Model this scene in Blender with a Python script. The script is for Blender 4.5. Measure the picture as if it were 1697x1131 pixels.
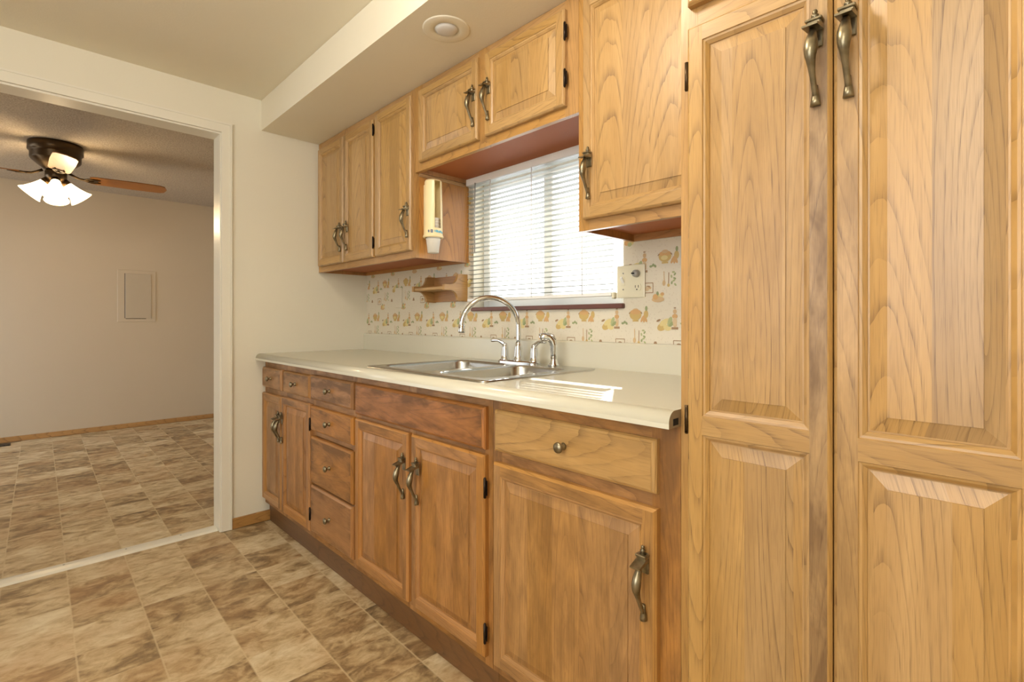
import bpy, bmesh, math, random
from mathutils import Vector, Matrix
random.seed(7)
PI = math.pi
scene = bpy.context.scene
for o in list(bpy.data.objects):
    bpy.data.objects.remove(o)
COL = scene.collection

# ------------------------------------------------------------------ camera, world, lights, exposure
cam = bpy.data.cameras.new('camera')
cam.sensor_fit = 'HORIZONTAL'; cam.sensor_width = 36.0
cam.lens = 836.24 / 1697 * 36.0
cam.shift_y = (530.8 - 565.5) / 1697
cam.clip_start = 0.02
co = bpy.data.objects.new('camera', cam); COL.objects.link(co)
co.location = (2.907, -1.563, 1.0945)
co.rotation_euler = (PI / 2, 0, math.radians(45.64))
scene.camera = co

world = bpy.data.worlds.new('sky'); scene.world = world
world.use_nodes = True
bg = world.node_tree.nodes['Background']
bg.inputs[0].default_value = (0.93, 0.97, 1.0, 1); bg.inputs[1].default_value = 3.6

def area(name, loc, rot, sx, sy, power, color, spread=180):
    l = bpy.data.lights.new(name, 'AREA'); l.shape = 'RECTANGLE'
    l.size = sx; l.size_y = sy; l.energy = power; l.color = color
    l.spread = math.radians(spread)
    o = bpy.data.objects.new(name, l); COL.objects.link(o)
    o.location = loc; o.rotation_euler = rot
    return o
# added fill light behind the camera, daylight through the dining patio door and the sink window
area('added_fill_light', (2.5, -3.37, 1.45), (PI/2, 0, 0), 1.9, 1.25, 13, (0.98, 0.99, 1.0))
area('daylight_patio_door', (-2.62, -3.57, 1.08), (math.radians(78), 0, math.radians(10)), 1.2, 1.8, 9, (0.50, 0.70, 1.0), 100)
sl = bpy.data.lights.new('sun', 'SUN'); sl.energy = 16.0; sl.angle = math.radians(1.0); sl.color = (1.0, 0.96, 0.9)
so = bpy.data.objects.new('sun', sl); COL.objects.link(so)
so.rotation_euler = Vector((0.64, -1.0, -0.60)).to_track_quat('-Z', 'Y').to_euler()

vs = scene.view_settings
scene.display_settings.display_device = 'sRGB'
vs.view_transform = 'Standard'; vs.look = 'None'; vs.gamma = 1.0; vs.use_curve_mapping = False
vs.exposure = 0.1

# ------------------------------------------------------------------ node helpers
def mat(name):
    m = bpy.data.materials.new(name); m.use_nodes = True
    nt = m.node_tree
    return m, nt, nt.nodes['Principled BSDF']
def N(nt, t, **kw):
    n = nt.nodes.new(t)
    for k, v in kw.items():
        if k.startswith('i_'):
            key = k[2:]
            key = int(key) if key.isdigit() else key.replace('_', ' ')
            n.inputs[key].default_value = v
        else: setattr(n, k, v)
    return n
def L(nt, a, b): nt.links.new(a, b)
def put(nt, sock, v):
    if v is None: return
    if hasattr(v, 'is_output'): nt.links.new(v, sock)
    else: sock.default_value = v
def MA(nt, op, a, b=None, c=None, clamp=False):
    n = nt.nodes.new('ShaderNodeMath'); n.operation = op; n.use_clamp = clamp
    put(nt, n.inputs[0], a); put(nt, n.inputs[1], b); put(nt, n.inputs[2], c)
    return n.outputs[0]
def MIX(nt, f, a, b, bt='MIX'):
    n = nt.nodes.new('ShaderNodeMix'); n.data_type = 'RGBA'; n.blend_type = bt
    put(nt, n.inputs[0], f); put(nt, n.inputs[6], a); put(nt, n.inputs[7], b)
    return n.outputs[2]
def XYZ(nt, x, y, z):
    n = nt.nodes.new('ShaderNodeCombineXYZ')
    put(nt, n.inputs[0], x); put(nt, n.inputs[1], y); put(nt, n.inputs[2], z)
    return n.outputs[0]
def NOISE(nt, vec, scale=1.0, detail=2.0, rough=0.5, dist=0.0):
    n = nt.nodes.new('ShaderNodeTexNoise')
    if vec is not None: nt.links.new(vec, n.inputs['Vector'])
    n.inputs['Scale'].default_value = scale; n.inputs['Detail'].default_value = detail
    n.inputs['Roughness'].default_value = rough; n.inputs['Distortion'].default_value = dist
    return n.outputs[0]
def MR(nt, v, a, b, c=0.0, d=1.0, smooth=False):
    n = nt.nodes.new('ShaderNodeMapRange'); n.clamp = True
    if smooth: n.interpolation_type = 'SMOOTHSTEP'
    put(nt, n.inputs[0], v)
    for i, q in enumerate((a, b, c, d)): n.inputs[1 + i].default_value = q
    return n.outputs[0]
def RND(nt, w):
    n = nt.nodes.new('ShaderNodeTexWhiteNoise'); n.noise_dimensions = '1D'
    put(nt, n.inputs['W'], w); return n.outputs[0]
def BUMP(nt, h, strength, dist, bsdf):
    b = nt.nodes.new('ShaderNodeBump'); b.inputs['Strength'].default_value = strength
    b.inputs['Distance'].default_value = dist
    L(nt, h, b.inputs['Height']); L(nt, b.outputs[0], bsdf.inputs['Normal'])
def srgb(r, g, b):
    f = lambda c: (c / 255) / 12.92 if c / 255 <= 0.04045 else ((c / 255 + 0.055) / 1.055) ** 2.4
    return (f(r), f(g), f(b), 1)
def simple(name, col, rough=0.5, metal=0.0, **kw):
    m, nt, b = mat(name)
    b.inputs['Base Color'].default_value = col
    b.inputs['Roughness'].default_value = rough; b.inputs['Metallic'].default_value = metal
    for k, v in kw.items(): b.inputs[k.replace('_', ' ')].default_value = v
    return m

# ------------------------------------------------------------------ materials
def wood(name, light, mid, dark, red, rough=0.38, ring=1.0, plank=0.085):
    m, nt, b = mat(name)
    uv = N(nt, 'ShaderNodeUVMap', uv_map='UVMap')
    sep = N(nt, 'ShaderNodeSeparateXYZ'); L(nt, uv.outputs[0], sep.inputs[0])
    u, v = sep.outputs[0], sep.outputs[1]
    at = lambda n: N(nt, 'ShaderNodeAttribute', attribute_name=n).outputs['Fac']
    sd, gr, pk, ti = at('seed'), at('grime'), at('plank'), at('tint')
    # glued-up boards inside a panel
    pu = MA(nt, 'ADD', MA(nt, 'DIVIDE', u, plank), MA(nt, 'MULTIPLY', sd, 9.7))
    wob = pu
    pid = MA(nt, 'MULTIPLY', MA(nt, 'FLOOR', wob), pk)
    s1 = RND(nt, MA(nt, 'ADD', MA(nt, 'MULTIPLY', sd, 113.1), MA(nt, 'MULTIPLY', pid, 3.17)))
    s2 = RND(nt, MA(nt, 'ADD', MA(nt, 'MULTIPLY', sd, 71.7), MA(nt, 'MULTIPLY', pid, 7.31)))
    s3 = RND(nt, MA(nt, 'ADD', MA(nt, 'MULTIPLY', sd, 37.3), MA(nt, 'MULTIPLY', pid, 1.93)))
    off = MA(nt, 'MULTIPLY', s1, 31.0)
    # wobble of the grain
    nv = XYZ(nt, MA(nt, 'ADD', u, off), MA(nt, 'MULTIPLY', v, 0.13), s2)
    w1 = NOISE(nt, nv, 11.0, 2.0, 0.5)
    w2 = NOISE(nt, nv, 45.0, 2.0, 0.5)
    # board cut: distance from a tilted pith -> cathedrals
    cx = MA(nt, 'ADD', MA(nt, 'MULTIPLY', MA(nt, 'FRACT', MA(nt, 'DIVIDE', MA(nt, 'ADD', u, MA(nt, 'MULTIPLY', s3, 0.3)), 0.18)), 0.18), -0.09)
    cx = MA(nt, 'ADD', cx, MA(nt, 'MULTIPLY', MA(nt, 'SUBTRACT', w1, 0.5), 0.03))
    dep = MA(nt, 'ADD', MA(nt, 'MULTIPLY', MA(nt, 'ADD', v, MA(nt, 'ADD', MA(nt, 'MULTIPLY', s2, 1.6), -1.2)), 0.085), 0.0)
    dist = MA(nt, 'SQRT', MA(nt, 'ADD', MA(nt, 'MULTIPLY', cx, cx), MA(nt, 'MULTIPLY', dep, dep)))
    dist = MA(nt, 'ADD', dist, MA(nt, 'MULTIPLY', MA(nt, 'SUBTRACT', w1, 0.5), 0.016))
    dist = MA(nt, 'ADD', dist, MA(nt, 'MULTIPLY', MA(nt, 'SUBTRACT', w2, 0.5), 0.0035))
    sp_ = NOISE(nt, XYZ(nt, MA(nt, 'MULTIPLY', dist, 38.0), s1, s2), 1.0, 1.0)           # uneven growth years
    rg = MA(nt, 'ADD', MA(nt, 'DIVIDE', dist, 0.0078), MA(nt, 'MULTIPLY', sp_, 2.2))
    fr = MA(nt, 'FRACT', rg)
    yr = RND(nt, MA(nt, 'ADD', MA(nt, 'FLOOR', rg), MA(nt, 'MULTIPLY', s1, 57.0)))
    edge = MR(nt, fr, 0.0, 0.36, 1.0, 0.0)
    edge = MA(nt, 'MULTIPLY', MA(nt, 'POWER', edge, 1.6), MR(nt, fr, 0.95, 1.0, 1.0, 0.0))
    em = NOISE(nt, XYZ(nt, MA(nt, 'ADD', u, off), MA(nt, 'MULTIPLY', v, 0.18), s1), 34.0, 3.0, 0.6)
    edge = MA(nt, 'MULTIPLY', edge, MA(nt, 'MULTIPLY', MR(nt, em, 0.26, 0.56), MA(nt, 'ADD', 0.35, MA(nt, 'MULTIPLY', yr, 0.65))))
    # pores: short dashes along the grain
    pv = XYZ(nt, MA(nt, 'ADD', MA(nt, 'MULTIPLY', u, 1.0), off), MA(nt, 'MULTIPLY', v, 0.022), s1)
    p1 = NOISE(nt, pv, 900.0, 1.0, 0.5)
    p2 = NOISE(nt, pv, 330.0, 2.0, 0.6)
    pores = MR(nt, p1, 0.52, 0.68)
    poredark = MA(nt, 'MULTIPLY', pores, MA(nt, 'ADD', MA(nt, 'MULTIPLY', edge, 0.8), 0.26))
    # broad colour drift
    drift = NOISE(nt, XYZ(nt, MA(nt, 'ADD', MA(nt, 'MULTIPLY', u, 1.0), off), MA(nt, 'MULTIPLY', v, 0.12), s3), 16.0, 3.0, 0.6)
    base = MIX(nt, MR(nt, drift, 0.3, 0.72), light, mid)
    base = MIX(nt, MA(nt, 'MULTIPLY', MR(nt, p2, 0.35, 0.75), 0.35), base, mid)
    base = MIX(nt, MA(nt, 'MULTIPLY', edge, 0.58 * ring), base, dark)
    base = MIX(nt, MA(nt, 'MULTIPLY', poredark, 0.85), base, dark)
    base = MIX(nt, MA(nt, 'MULTIPLY', ti, 0.85), base, MIX(nt, 1.0, base, red, 'MULTIPLY'))
    val = N(nt, 'ShaderNodeHueSaturation')
    L(nt, base, val.inputs['Color'])
    L(nt, MA(nt, 'ADD', 0.92, MA(nt, 'MULTIPLY', s3, 0.15)), val.inputs['Value'])
    L(nt, MA(nt, 'ADD', 0.94, MA(nt, 'MULTIPLY', s1, 0.12)), val.inputs['Saturation'])
    base = val.outputs[0]
    # hand grime, worn finish and painted gap shade on base frames, blotchy along the grain
    gn = NOISE(nt, XYZ(nt, MA(nt, 'ADD', u, off), MA(nt, 'MULTIPLY', v, 0.28), sd), 26.0, 4.0, 0.6, 0.3)
    gm = MA(nt, 'MULTIPLY', MA(nt, 'ADD', gr, MA(nt, 'MULTIPLY', at('smear'), 1.3)), MR(nt, gn, 0.34, 0.62, 0.06, 1.0), clamp=True)
    base = MIX(nt, MA(nt, 'MULTIPLY', gm, 0.74), base, srgb(84, 54, 20))
    L(nt, base, b.inputs['Base Color'])
    L(nt, MA(nt, 'ADD', rough, MA(nt, 'MULTIPLY', gm, 0.2)), b.inputs['Roughness'])
    h = MA(nt, 'SUBTRACT', 1.0, MA(nt, 'ADD', MA(nt, 'MULTIPLY', poredark, 0.8), MA(nt, 'MULTIPLY', edge, 0.3)))
    BUMP(nt, h, 0.25, 0.0006, b)
    b.inputs['Coat Weight'].default_value = 0.22; b.inputs['Coat Roughness'].default_value = 0.3
    return m
OAK = wood('honey_oak', srgb(191, 154, 99), srgb(168, 130, 76), srgb(98, 68, 39), srgb(240, 184, 108))
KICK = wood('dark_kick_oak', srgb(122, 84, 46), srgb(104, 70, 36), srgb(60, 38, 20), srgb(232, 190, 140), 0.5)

def paint(name, col, bump=0.15, scale=220, rough=0.6):
    m, nt, b = mat(name)
    tc = N(nt, 'ShaderNodeTexCoord')
    n1 = NOISE(nt, tc.outputs['Object'], scale, 3.0, 0.6)
    n2 = NOISE(nt, tc.outputs['Object'], 2.5, 3.0, 0.6)
    c2 = tuple(x * 0.955 for x in col[:3]) + (1,)
    L(nt, MIX(nt, n2, col, c2), b.inputs['Base Color'])
    b.inputs['Roughness'].default_value = rough
    BUMP(nt, n1, bump, 0.002, b)
    return m
RAW = paint('stained_plywood', srgb(166, 94, 44), 0.1, 60, 0.6)
WALL = paint('cream_wall_paint', srgb(226, 220, 201))
CEIL = paint('cream_ceiling_paint', srgb(232, 224, 202), 0.2, 160)
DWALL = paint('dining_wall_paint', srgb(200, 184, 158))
WHITE = paint('white_trim_paint', srgb(228, 223, 207), 0.05, 90, 0.3)
def popcorn():
    m, nt, b = mat('popcorn_ceiling')
    tc = N(nt, 'ShaderNodeTexCoord')
    n = NOISE(nt, tc.outputs['Object'], 95, 4.0, 0.7)
    L(nt, MIX(nt, MR(nt, n, 0.35, 0.65), srgb(168, 152, 132), srgb(206, 192, 170)), b.inputs['Base Color'])
    b.inputs['Roughness'].default_value = 0.9
    BUMP(nt, n, 0.9, 0.012, b)
    return m
POP = popcorn()

def vinyl():
    m, nt, b = mat('slate_look_vinyl')
    tc = N(nt, 'ShaderNodeTexCoord')
    mp = N(nt, 'ShaderNodeMapping'); mp.inputs['Rotation'].default_value = (0, 0, 0.0208)
    mp.inputs['Location'].default_value = (-0.118 + 0.2015 * 40, 1.4135 + 0.2015 * 40, 0)
    L(nt, tc.outputs['Object'], mp.inputs['Vector'])
    sp = N(nt, 'ShaderNodeSeparateXYZ'); L(nt, mp.outputs[0], sp.inputs[0])
    X = MA(nt, 'DIVIDE', sp.outputs[0], 0.198); Y = MA(nt, 'DIVIDE', sp.outputs[1], 0.2015)
    ix, iy = MA(nt, 'FLOOR', X), MA(nt, 'FLOOR', Y)
    fx, fy = MA(nt, 'FRACT', X), MA(nt, 'FRACT', Y)
    r1 = RND(nt, MA(nt, 'ADD', MA(nt, 'MULTIPLY', ix, 12.989), MA(nt, 'MULTIPLY', iy, 78.233)))
    r2 = RND(nt, MA(nt, 'ADD', MA(nt, 'MULTIPLY', ix, 39.34), MA(nt, 'MULTIPLY', iy, 11.135)))
    pv = XYZ(nt, MA(nt, 'ADD', MA(nt, 'MULTIPLY', sp.outputs[0], 1.0), MA(nt, 'MULTIPLY', r1, 37)),
             MA(nt, 'ADD', MA(nt, 'MULTIPLY', sp.outputs[1], 0.6), MA(nt, 'MULTIPLY', r2, 23)), r1)
    c1 = NOISE(nt, pv, 13.0, 5.0, 0.62, 0.9)
    c2 = NOISE(nt, pv, 34.0, 6.0, 0.68, 0.6)
    c3 = NOISE(nt, pv, 5.0, 2.0, 0.5)
    k = MA(nt, 'ADD', MA(nt, 'MULTIPLY', c1, 0.65), MA(nt, 'MULTIPLY', c2, 0.35))
    cr = N(nt, 'ShaderNodeValToRGB')
    L(nt, MA(nt, 'ADD', k, MA(nt, 'MULTIPLY', MA(nt, 'SUBTRACT', r2, 0.5), 0.17)), cr.inputs[0])
    e = cr.color_ramp.elements
    e[0].position = 0.30; e[0].color = srgb(106, 86, 60)
    e[1].position = 0.70; e[1].color = srgb(222, 208, 176)
    for p, c in ((0.40, srgb(144, 119, 84)), (0.48, srgb(180, 156, 116)), (0.57, srgb(204, 184, 146))):
        el = e.new(p); el.color = c
    col = MIX(nt, MA(nt, 'MULTIPLY', MR(nt, c3, 0.45, 0.7), 0.3), cr.outputs[0], srgb(170, 118, 66))
    gx = MR(nt, MA(nt, 'ABSOLUTE', MA(nt, 'SUBTRACT', fy, 0.5)), 0.482, 0.492)
    gy = MR(nt, MA(nt, 'ABSOLUTE', MA(nt, 'SUBTRACT', fx, 0.5)), 0.486, 0.494)
    g = MA(nt, 'MAXIMUM', MA(nt, 'MULTIPLY', gx, 0.6), MA(nt, 'MULTIPLY', gy, 0.3))
    col = MIX(nt, g, col, srgb(204, 184, 146))
    L(nt, col, b.inputs['Base Color'])
    L(nt, MA(nt, 'ADD', 0.30, MA(nt, 'MULTIPLY', c2, 0.2)), b.inputs['Roughness'])
    BUMP(nt, MA(nt, 'SUBTRACT', c2, MA(nt, 'MULTIPLY', g, 0.6)), 0.12, 0.003, b)
    return m
VINYL = vinyl()

LAM = simple('cream_laminate', srgb(210, 206, 187), 0.2)
PART = paint('particleboard_edge', srgb(150, 132, 104), 0.3, 500)
BLACK = simple('black_gap', (0.004, 0.004, 0.004, 1), 0.8)
def steel():
    m, nt, b = mat('brushed_steel')
    tc = N(nt, 'ShaderNodeTexCoord')
    mp = N(nt, 'ShaderNodeMapping'); mp.inputs['Scale'].default_value = (3, 60, 3)
    L(nt, tc.outputs['Object'], mp.inputs['Vector'])
    n = NOISE(nt, mp.outputs[0], 1.0, 2.0)
    L(nt, MR(nt, n, 0.2, 0.8, 0.25, 0.27), b.inputs['Roughness'])
    b.inputs['Metallic'].default_value = 1.0
    b.inputs['Base Color'].default_value = srgb(196, 196, 192)
    return m
STEEL = steel()
CHROME = simple('chrome', srgb(225, 228, 230), 0.06, 1.0)
def brass():
    m, nt, b = mat('antique_brass')
    tc = N(nt, 'ShaderNodeTexCoord')
    n = NOISE(nt, tc.outputs['Object'], 45, 2.0, 0.5)
    L(nt, MIX(nt, MR(nt, n, 0.3, 0.7), srgb(112, 101, 78), srgb(160, 149, 122)), b.inputs['Base Color'])
    b.inputs['Metallic'].default_value = 0.9; b.inputs['Roughness'].default_value = 0.34
    return m
BRASS = brass()
IRON = simple('dark_hinge_metal', srgb(52, 42, 34), 0.4, 0.8)
BRONZE = simple('antique_bronze', srgb(78, 62, 42), 0.32, 0.85)
IVORY = simple('ivory_plastic', srgb(226, 220, 194), 0.3)
WPLAST = simple('white_plastic', srgb(240, 240, 236), 0.35)
GPLAST = simple('grey_plastic', srgb(150, 146, 138), 0.35)
def slatmat():
    m, nt, b = mat('blind_slat_white')
    b.inputs['Base Color'].default_value = srgb(168, 169, 160); b.inputs['Roughness'].default_value = 0.4
    return m
SLAT = slatmat()
SILL = simple('dark_stained_sill', srgb(104, 66, 58), 0.4)
def glass():
    m = bpy.data.materials.new('window_glass'); m.use_nodes = True; nt = m.node_tree; nt.nodes.clear()
    o = N(nt, 'ShaderNodeOutputMaterial'); mx = N(nt, 'ShaderNodeMixShader'); t = N(nt, 'ShaderNodeBsdfTransparent')
    g = N(nt, 'ShaderNodeBsdfGlossy'); g.inputs['Roughness'].default_value = 0.02
    mx.inputs[0].default_value = 0.07
    L(nt, t.outputs[0], mx.inputs[1]); L(nt, g.outputs[0], mx.inputs[2]); L(nt, mx.outputs[0], o.inputs[0])
    return m
GLASS = glass()
def wallpaper():
    m, nt, b = mat('kitchen_wallpaper_ground')
    tc = N(nt, 'ShaderNodeTexCoord')
    v = N(nt, 'ShaderNodeTexVoronoi'); v.inputs['Scale'].default_value = 110
    L(nt, tc.outputs['Object'], v.inputs['Vector'])
    d = MR(nt, v.outputs['Distance'], 0.12, 0.3, 1.0, 0.0)
    L(nt, MIX(nt, MA(nt, 'MULTIPLY', d, 0.5), srgb(220, 212, 192), srgb(196, 184, 160)), b.inputs['Base Color'])
    b.inputs['Roughness'].default_value = 0.55
    return m
PAPER = wallpaper()
INK = {k: simple('wallpaper_' + k, c, 0.55) for k, c in dict(
    ochre=srgb(200, 172, 108), yellow=srgb(216, 200, 140), orange=srgb(206, 164, 110), brown=srgb(160, 130, 96),
    green=srgb(150, 160, 114), sage=srgb(170, 176, 128), tan=srgb(206, 176, 132), pink=srgb(208, 184, 146)).items()}
INKS = list(INK.values()); INKI = {k: i + 1 for i, k in enumerate(INK)}

def emit(name, col, s):
    m = bpy.data.materials.new(name); m.use_nodes = True; b = m.node_tree.nodes['Principled BSDF']
    b.inputs['Base Color'].default_value = col; b.inputs['Emission Color'].default_value = col
    b.inputs['Emission Strength'].default_value = s; b.inputs['Roughness'].default_value = 0.3
    return m
SHADE = emit('lit_frosted_glass', (1.0, 0.78, 0.46, 1), 4.5)
DIFF = emit('lit_ceiling_diffuser', (1.0, 0.86, 0.66, 1), 2.0)
AMBER = simple('cream_dispenser_plastic', srgb(244, 224, 174), 0.3, 0.0, Subsurface_Weight=0.0)
PCUP = simple('white_paper_cup', srgb(232, 226, 212), 0.6)
BLUE = simple('print_blue', srgb(92, 178, 206), 0.5)
NAVY = simple('print_grey', srgb(110, 116, 128), 0.5)
BULB = simple('frosted_bulb', srgb(214, 212, 208), 0.25)

# ------------------------------------------------------------------ mesh builder
class MB:
    def __init__(s): s.v = []; s.f = []; s.sm = []
    def face(s, pts, m=0, g='z', seed=0.0, grime=0.0, plank=0.0, tint=0.0, smooth=False, smear=None):
        i = len(s.v); s.v += [tuple(p) for p in pts]
        s.f.append((list(range(i, i + len(pts))), m, g, seed, grime, plank, tint, smooth, smear))
    def add_bm(s, bm, M=None, **kw):
        for f in bm.faces:
            s.face([(M @ v.co) if M else v.co.copy() for v in f.verts], **kw)
        bm.free()
    def box(s, x0, x1, y0, y1, z0, z1, bev=0.0, seg=1, **kw):
        if bev <= 0:
            a = [(x0,y0,z0),(x1,y0,z0),(x1,y1,z0),(x0,y1,z0),(x0,y0,z1),(x1,y0,z1),(x1,y1,z1),(x0,y1,z1)]
            for q in ((0,3,2,1),(4,5,6,7),(0,1,5,4),(1,2,6,5),(2,3,7,6),(3,0,4,7)):
                s.face([a[i] for i in q], **kw)
        else:
            bm = bmesh.new(); bmesh.ops.create_cube(bm, size=1)
            for v in bm.verts:
                v.co = Vector(((x0+x1)/2 + v.co.x*(x1-x0), (y0+y1)/2 + v.co.y*(y1-y0), (z0+z1)/2 + v.co.z*(z1-z0)))
            bmesh.ops.bevel(bm, geom=bm.edges[:], offset=bev, segments=seg, profile=0.5, affect='EDGES')
            s.add_bm(bm, **kw)
    def prism(s, poly, axis, a, b, **kw):
        """poly: list of 2D points; axis 'x': (y,z), 'y': (x,z), 'z': (x,y)"""
        def P(p, t):
            return {'x': (t, p[0], p[1]), 'y': (p[0], t, p[1]), 'z': (p[0], p[1], t)}[axis]
        n = len(poly)
        s.face([P(p, a) for p in poly][::-1], **kw); s.face([P(p, b) for p in poly], **kw)
        for i in range(n):
            j = (i + 1) % n
            s.face([P(poly[i], a), P(poly[j], a), P(poly[j], b), P(poly[i], b)], **kw)
    def loft(s, loops, close=True, cap0=False, cap1=False, **kw):
        for A, B in zip(loops, loops[1:]):
            n = len(A)
            for i in range(n if close else n - 1):
                j = (i + 1) % n
                s.face([A[i], A[j], B[j], B[i]], **kw)
        if cap0: s.face(list(reversed(loops[0])), **kw)
        if cap1: s.face(list(loops[-1]), **kw)
    def lathe(s, prof, M=None, n=24, a0=0, a1=2*PI, **kw):
        """prof: (r, z); revolve about z"""
        M = M or Matrix(); kw.setdefault('smooth', True)
        full = abs(a1 - a0 - 2*PI) < 1e-6
        k = n if full else n + 1
        loops = [[M @ Vector((r*math.cos(a0+(a1-a0)*i/n), r*math.sin(a0+(a1-a0)*i/n), z)) for i in range(k)] for r, z in prof]
        s.loft(loops, close=full, **kw)
    def tube(s, pts, rad, n=12, flat=None, **kw):
        """sweep a circle (radius list or number) along points, both ends capped; flat squashes across the path"""
        kw.setdefault('smooth', True)
        pts = [Vector(p) for p in pts]; m = len(pts)
        rad = rad if isinstance(rad, (list, tuple)) else [rad]*m
        loops = []; prev = None
        for i, p in enumerate(pts):
            t = (pts[min(i+1, m-1)] - pts[max(i-1, 0)]).normalized()
            up = prev if prev is not None else (Vector((1,0,0)) if abs(t.x) < 0.9 else Vector((0,1,0)))
            a = (up - t*up.dot(t)).normalized(); prev = a
            b = t.cross(a)
            fl = flat or 1.0
            loops.append([p + (a*math.cos(2*PI*k/n)*fl + b*math.sin(2*PI*k/n))*rad[i] for k in range(n)])
        s.loft(loops, cap0=True, cap1=True, **kw)
    def build(s, name, mats, parent=None, loc=(0,0,0), rel=(0,0,0), weld=False):
        """verts given in world space minus rel"""
        me = bpy.data.meshes.new(name)
        R = Vector(rel)
        me.from_pydata([tuple(Vector(v) - R) for v in s.v], [], [f[0] for f in s.f])
        if not isinstance(mats, (list, tuple)): mats = [mats]
        for m in mats: me.materials.append(m)
        me.uv_layers.new(name='UVMap')
        for k in ('seed', 'grime', 'plank', 'tint'): me.attributes.new(k, 'FLOAT', 'FACE')
        me.attributes.new('smear', 'FLOAT', 'CORNER')
        uvl = me.uv_layers['UVMap']; sm = me.attributes['smear']
        at = {k: me.attributes[k] for k in ('seed', 'grime', 'plank', 'tint')}
        for p, f in zip(me.polygons, s.f):
            p.material_index = f[1]; p.use_smooth = f[7]
            g, sd = f[2], f[3]
            at['seed'].data[p.index].value = sd; at['grime'].data[p.index].value = f[4]
            at['plank'].data[p.index].value = f[5]; at['tint'].data[p.index].value = f[6]
            if f[8]:
                for li, q in zip(p.loop_indices, f[8]): sm.data[li].value = q
            for li in p.loop_indices:
                x, y, z = s.v[me.loops[li].vertex_index]
                uvl.data[li].uv = {'z': (x + y, z), 'x': (z + y, x), 'y': (x + z, y)}[g]
        if weld or any(f[7] for f in s.f):
            bm = bmesh.new(); bm.from_mesh(me)
            bmesh.ops.remove_doubles(bm, verts=bm.verts, dist=0.00002)
            bmesh.ops.recalc_face_normals(bm, faces=bm.faces)
            bm.to_mesh(me); bm.free()
        ob = bpy.data.objects.new(name, me); COL.objects.link(ob)
        ob.location = loc
        if parent is not None: ob.parent = parent
        return ob
def tag(o, label, cat, group=None):
    o['label'] = label; o['category'] = cat
    if group: o['group'] = group
    return o
def thing(name, label, cat, loc, group=None):
    o = bpy.data.objects.new(name, None); COL.objects.link(o); o.location = loc
    o.empty_display_size = 0.05
    return tag(o, label, cat, group)
def part(name, mb, mats, t, label=None, weld=False):
    """a part of an Empty thing; mesh given in world space"""
    o = mb.build(name, mats, t, rel=t.location, weld=weld)
    if label: o['label'] = label
    return o
def sub(name, mb, mats, p, t, label=None):
    o = mb.build(name, mats, p, rel=t.location)
    if label: o['label'] = label
    return o
def struct(name, mb, mats):
    o = mb.build(name, mats); o['kind'] = 'structure'; return o
def rs(): return random.random()

# ------------------------------------------------------------------ room shell
ZC, ZD = 2.286, 2.36
m = MB(); m.face([(-0.115,-3.4,0),(4.3,-3.4,0),(4.3,0,0),(-0.115,0,0)]); m.face([(-3.477,-3.6,0),(-0.115,-3.6,0),(-0.115,0,0),(-3.477,0,0)])
m.box(-3.6, 4.42, -3.72, 0.12, -0.12, -0.002)
struct('floor', m, VINYL)
m = MB(); m.box(-0.06, 4.42, -3.52, 0.12, ZC, ZC+0.1); struct('ceiling', m, CEIL)
m = MB(); m.box(-3.6, -0.06, -3.72, 0.12, ZD, ZD+0.1); struct('ceiling.001', m, POP)
# left wall with the cased opening
OY0, OY1, OZ = -2.95, -0.808, 2.067
m = MB(); m.box(-0.115, 0, OY1, 0.0, 0, ZD); m.box(-0.115, 0, OY0, OY1, OZ, ZD); m.box(-0.115, 0, -3.6, OY0, 0, ZD)
struct('wall_left', m, WALL)
m = MB()
m.box(4.3, 4.42, -3.52, 0.12, 0, ZC); struct('wall_right', m, WALL)
m = MB()
for q in ((-0.06,1.5,0,ZC),(3.5,4.3,0,ZC),(1.5,3.5,0,0.8),(1.5,3.5,2.1,ZC)): m.box(q[0],q[1],-3.52,-3.4,q[2],q[3])  # window opening made up, out of view, to let the fill light in
struct('wall_front', m, WALL)
m = MB(); m.box(-3.6,-3.477,-3.72,0.12,0,ZD); struct('wall_dining_far', m, DWALL)
m = MB(); m.box(-3.477,-0.115,0,0.12,0,ZD); struct('wall_dining_back', m, DWALL)
m = MB()
for q in ((-3.477,-3.25,0,ZD),(-1.85,-0.115,0,ZD),(-3.25,-1.85,2.03,ZD)): m.box(q[0],q[1],-3.72,-3.6,q[2],q[3])
struct('wall_dining_front', m, DWALL)
# back wall with window opening and printed wallpaper
WX0, WX1, WZ0, WZ1 = 1.045, 1.885, 1.155, 1.768
m = MB()
for q in ((-0.115,WX0,0,ZC),(WX1,4.3,0,ZC),(WX0,WX1,0,WZ0),(WX0,WX1,WZ1,ZC)): m.box(q[0],q[1],0,0.12,q[2],q[3])
def ok(x, z):
    return 0.003 < x < 2.6 and 0.96 < z < 1.765 and not (WX0-0.002 < x < WX1+0.002 and z > WZ0-0.018)
lay = [0]
def ink(pts, col):
    if all(ok(*p) for p in pts):
        lay[0] = (lay[0] + 1) % 9
        m.face([(p[0], -0.0004 - 0.0001*lay[0], p[1]) for p in pts], m=INKI[col])
def ell(cx, cz, a, b, col, n=12, rot=0, a0=0, a1=2*PI):
    q = []
    for i in range(n):
        t = a0 + (a1-a0)*i/(n if abs(a1-a0-2*PI) < 1e-6 else n-1)
        x, z = a*math.cos(t), b*math.sin(t)
        q.append((cx + x*math.cos(rot) - z*math.sin(rot), cz + x*math.sin(rot) + z*math.cos(rot)))
    ink(q, col)
def bar(x0, z0, x1, z1, w, col):
    d = Vector((x1-x0, z1-z0)).normalized(); nx, nz = -d.y*w, d.x*w
    ink([(x0+nx,z0+nz),(x1+nx,z1+nz),(x1-nx,z1-nz),(x0-nx,z0-nz)], col)
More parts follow.
